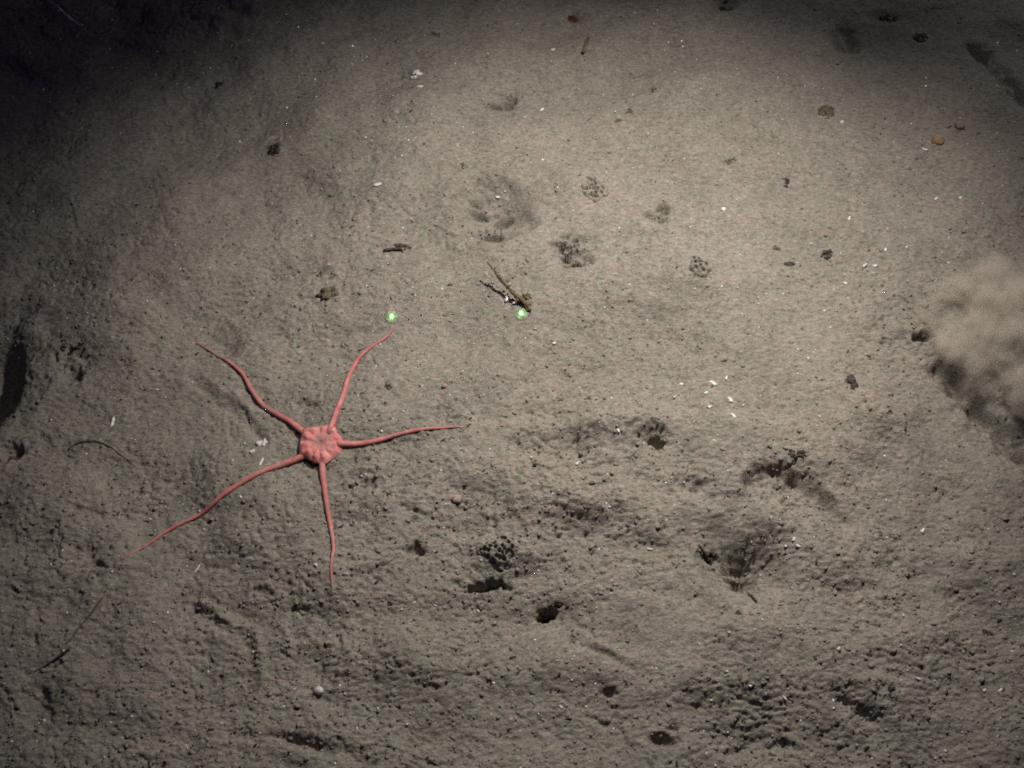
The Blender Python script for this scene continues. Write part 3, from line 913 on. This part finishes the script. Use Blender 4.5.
# strands and sticks
rod("strand", [(104.8, 598.5), (99, 606), (92.8, 614), (80.8, 628), (73, 640), (68.5, 645)], 0.85, 0.75, TWIG, "upper piece of a thin brown strand lying at the lower left", "strand",
    [0.0, 0.001, 0.0005, 0.0], group="thin strands lying on the silt")
rod("strand", [(72, 650), (64, 656), (52, 664), (36, 673)], 1.1, 0.7, DARK, "lower piece of a thin dark strand lying at the lower left", "strand", [0.001, 0.001, 0.0], group="thin strands lying on the silt")
rod("strand", [(65, 445), (72, 440), (79, 437.6), (90, 437), (100, 439.3), (109, 443.5), (115, 448), (134, 462), (154, 475)], 0.9, 0.5, TWIG,
    "thin dark curved strand under the long white shell sliver", "strand", [0.0, 0.0008, 0.0, -0.0006], 40, group="thin strands lying on the silt")
rod("stick", [(749, 591), (753, 596), (756.5, 602)], 1.3, 1.0, TWIG, "short brown stick under the funnel burrow", "stick", [0.002, 0.002], 8, group="little sticks on the silt")
rod("stick", [(986, 627), (992, 628.5), (997, 630.5)], 1.0, 0.8, DARK, "short dark stick on rough silt near the right edge", "stick", [0.0015, 0.001], 8, group="little sticks on the silt")
rod("stick", [(583, 52), (586, 43), (589, 35)], 2.0, 1.3, BROWN, "brown upright stick in dim silt near the top middle", "stick", [0.002, 0.003], 8, group="little sticks on the silt")
rod("stick", [(71, 346), (78, 344), (84, 342)], 1.2, 0.9, DARK, "short dark stick beside the pocked patch at the left", "stick", [0.002, 0.004], 8, group="little sticks on the silt")
rod("stick", [(384, 252), (394, 250), (402, 249)], 1.4, 1.4, DARK, "dark stick running left out of the bristly clump", "stick", [0.001, 0.002], 8, group="little sticks on the silt")
rod("stick", [(699, 544), (704, 549), (709, 553)], 1.4, 1.8, DARK, "dark stick at the left rim of the funnel burrow", "stick", [0.004, 0.001], 8, group="little sticks on the silt")

# ------------------------------------------------------------------ little mounds riddled with holes
def riddled(px, py, rx, ry, hgt, n, rp, label, seed):
    rg = random.Random(seed)
    x0, y0 = G(px, py)
    s = PXS(px, py)
    z0 = HS(x0, y0)
    N = 84
    g = np.linspace(-1.15, 1.15, N)
    U, V = np.meshgrid(g, g)
    X, Y = x0 + U * rx * s[0], y0 + V * ry * s[1]
    q = np.hypot(U, V) * (1 + 0.42 * gnoise(U * 1.3 + seed, V * 1.3, 71) + 0.12 * gnoise(U * 4, V * 4 + seed, 72))
    base = height(X.ravel(), Y.ravel(), False).reshape(X.shape)
    up = hgt * np.clip(1 - q ** 4, -0.6, 1) ** 1 + 0.0004 * gnoise(X * 500, Y * 500, 73) + 0.0007 * gnoise(X * 200, Y * 200, 74)
    done = []
    for i in range(n * 20):
        u, v = rg.uniform(-0.85, 0.85), rg.uniform(-0.85, 0.85)
        if len(done) >= n or math.hypot(u, v) > 0.85 or any(math.hypot((u - a) * rx, (v - b) * ry) < rp * 2.0 for a, b in done):
            continue
        done.append((u, v))
        r = rp * rg.uniform(0.65, 1.2)
        d = np.hypot((U - u) * rx / r, (V - v) * ry / r) * (1 + 0.3 * gnoise(U * 6, V * 6, 75))
        up = up - hgt * 1.15 * np.exp(-d ** 3)
    Z = np.maximum(base + up, base - 0.004)
    bm = bmesh.new()
    vs = [bm.verts.new((X.flat[i] - x0, Y.flat[i] - y0, Z.flat[i] - z0)) for i in range(N * N)]
    for r in range(N - 1):
        for c in range(N - 1):
            a = r * N + c
            if q.flat[a] < 1.12:
                bm.faces.new((vs[a], vs[a + 1], vs[a + N + 1], vs[a + N]))
    bmesh.ops.delete(bm, geom=[v for v in bm.verts if not v.link_faces], context="VERTS")
    link("riddled_mound", bm, SILT, label, "mound", "little mounds riddled with holes", loc=(x0, y0, z0))


riddled(595, 195, 12, 11, 0.0050, 17, 1.5, "little mound riddled with black holes, under a small tan crumb on bright silt", 1)
riddled(497, 553, 20, 15, 0.0060, 26, 1.7, "widest mound riddled with holes, right above the black slit burrow", 2)
riddled(697, 277, 11, 9, 0.0045, 10, 1.5, "small mound riddled with holes, left of the pair of dark crumbs", 3)
riddled(570, 250, 13, 9, 0.0042, 9, 1.6, "low mound with a few holes, right of the brown twig's tip", 4)

# ------------------------------------------------------------------ loose grit: shell specks, dark crumbs, silt crumbs (nobody could count them)
def grit(name, material, n, rmin, rmax, label, seed, keep=None, power=3.0, lift=0.2, flat=0.6, lay=False):
    rg = np.random.default_rng(seed)
    ico = bmesh.new()
    bmesh.ops.create_icosphere(ico, subdivisions=1, radius=1)
    V = np.array([v.co[:] for v in ico.verts])
    F = np.array([[v.index for v in f.verts] for f in ico.faces])
    ico.free()
    px, py = rg.uniform(-90, 1114, n * 3), rg.uniform(-60, 830, n * 3)
    P = np.array([G(a, b) for a, b in zip(px, py)])
    if keep is not None:
        P = P[rg.random(len(P)) < keep(P[:, 0], P[:, 1])]
    P = P[:n]
    n = len(P)
    r = rmin + (rmax - rmin) * rg.random(n) ** power
    z = height(P[:, 0], P[:, 1]) + r * lift
    a = rg.uniform(0, 6.283, n)
    st = rg.uniform(0.7, 1.6, n)
    if lay:
        a = rg.normal(0.25, 0.5, n)
        st = rg.uniform(1.0, 2.6, n)
    S = V[None] * (1 + rg.normal(0, 0.24, (n, len(V), 1)))
    S = S * (r[:, None] * np.ones(3))[:, None, :]
    S[:, :, 0] *= st[:, None]
    S[:, :, 2] *= flat
    c, s = np.cos(a)[:, None], np.sin(a)[:, None]
    X = S[:, :, 0] * c - S[:, :, 1] * s + P[:, 0:1]
    Y = S[:, :, 0] * s + S[:, :, 1] * c + P[:, 1:2]
    Z = S[:, :, 2] + z[:, None]
    co = np.stack([X, Y, Z], -1).reshape(-1, 3).astype(np.float32)
    q = (F[None] + (np.arange(n) * len(V))[:, None, None]).reshape(-1, 3).astype(np.int32)
    me = bpy.data.meshes.new(name)
    me.vertices.add(len(co))
    me.vertices.foreach_set("co", co.ravel())
    me.loops.add(q.size)
    me.loops.foreach_set("vertex_index", q.ravel())
    me.polygons.add(len(q))
    me.polygons.foreach_set("loop_start", np.arange(0, q.size, 3, dtype=np.int32))
    me.update(calc_edges=True)
    return link(name, me, material, label, kind="stuff", smooth=False)


grit("shell_grit", SHELL, 2600, 0.0003, 0.0011, "tiny white shell specks strewn over the silt", 4, lambda x, y: 0.5 + 0.4 * gnoise(x * 8, y * 8, 40))
grit("dark_grit", DARK, 6500, 0.00035, 0.0012, "dark specks and pellets strewn over the silt", 5, lambda x, y: np.clip(regional(x, y) * 1.1 + 0.5 * gnoise(x * 14, y * 14, 41), 0.05, 1), lift=0.05, flat=0.4, lay=True)
grit("silt_crumbs", CRUMB, 15000, 0.0005, 0.0020, "small crumbs of grey brown silt", 6, lambda x, y: np.clip(regional(x, y) * 1.2 + 0.5 * gnoise(x * 10, y * 10, 42), 0.03, 1), lift=0.0)


# flakes drifting in the water
def marine_snow():
    rg = random.Random(9)
    bm = bmesh.new()
    for k in range(320):
        px, py = rg.uniform(-40, 1064), rg.uniform(-30, 790) if k > 120 else rg.uniform(-30, 150)
        if k < 120:
            px = rg.uniform(-20, 420)
        z = rg.uniform(0.02, 0.22)
        x, y = G(px, py, z)
        add_lump(bm, (x, y, z), 0.0003 + 0.0005 * rg.random() ** 2, 0.4, 0.8, 1, 1.5, rg.random() * 20)
    link("marine_snow", bm, SHELL, "tiny pale flakes drifting in the water", kind="stuff")


marine_snow()
bm = bmesh.new()
P = []
for i in range(14):
    t = i / 13
    x, y = G(48 + 34 * t, 0 + 26 * t + 2 * math.sin(5 * t), 0.16)
    P.append(Vector((x, y, 0.16 + 0.004 * math.sin(6 * t))))
o = P[0].copy()
add_tube(bm, [p - o for p in P], [0.0005 + 0.0011 * math.sin(math.pi * min(1, max(0.02, i / 13))) * (0.6 + 0.4 * math.sin(i * 1.9)) for i in range(14)], 6, 0.5)
link("mucus_strand", bm, CHALK, "pale strand drifting in the dark water at the top left", "strand", loc=o)


# ------------------------------------------------------------------ the puff of stirred-up sediment at the right edge
def cloud():
    x, y = G(1038, 358)
    bm = bmesh.new()
    bmesh.ops.create_icosphere(bm, subdivisions=4, radius=1.0)
    RX, RY, RZ = 0.125, 0.090, 0.060
    for v in bm.verts:
        v.co = Vector((v.co.x * RX, v.co.y * RY, v.co.z * RZ))
    m = bpy.data.materials.new("suspended_silt")
    m.use_nodes = True
    nt = m.node_tree
    nt.nodes.clear()
    out = nt.nodes.new("ShaderNodeOutputMaterial")
    pv = nt.nodes.new("ShaderNodeVolumePrincipled")
    pv.inputs["Color"].default_value = (0.93, 0.87, 0.78, 1)
    pv.inputs["Anisotropy"].default_value = 0.2
    nt.links.new(pv.outputs[0], out.inputs["Volume"])
    tc = nt.nodes.new("ShaderNodeTexCoord")
    mp = nt.nodes.new("ShaderNodeMapping")
    mp.inputs["Scale"].default_value = (1 / RX, 1 / RY, 1 / RZ)
    nt.links.new(tc.outputs["Object"], mp.inputs[0])
    ln = nt.nodes.new("ShaderNodeVectorMath")
    ln.operation = "LENGTH"
    nt.links.new(mp.outputs[0], ln.inputs[0])
    n1 = nnode(nt, 30, 8, 0.66, tc.outputs["Object"])

    def mth(op, a, b):
        k = nt.nodes.new("ShaderNodeMath")
        k.operation = op
        for s_, v_ in ((k.inputs[0], a), (k.inputs[1], b)):
            if isinstance(v_, (int, float)):
                s_.default_value = v_
            else:
                nt.links.new(v_, s_)
        return k.outputs[0]
    d = mth("ADD", ln.outputs["Value"], mth("MULTIPLY", mth("SUBTRACT", n1, 0.5), 2.3))
    mr = nt.nodes.new("ShaderNodeMapRange")
    mr.interpolation_type = "SMOOTHSTEP"
    mr.inputs["From Min"].default_value = 0.92
    mr.inputs["From Max"].default_value = 0.05
    mr.inputs["To Min"].default_value = 0.0
    mr.inputs["To Max"].default_value = 190.0
    nt.links.new(d, mr.inputs["Value"])
    nt.links.new(mr.outputs[0], pv.inputs["Density"])
    o = link("sediment_cloud", bm, m, "brown cloud of stirred up silt billowing at the right edge", kind="stuff", loc=(x, y, 0.028))
    o.rotation_euler = (0, 0, R(-20))


cloud()
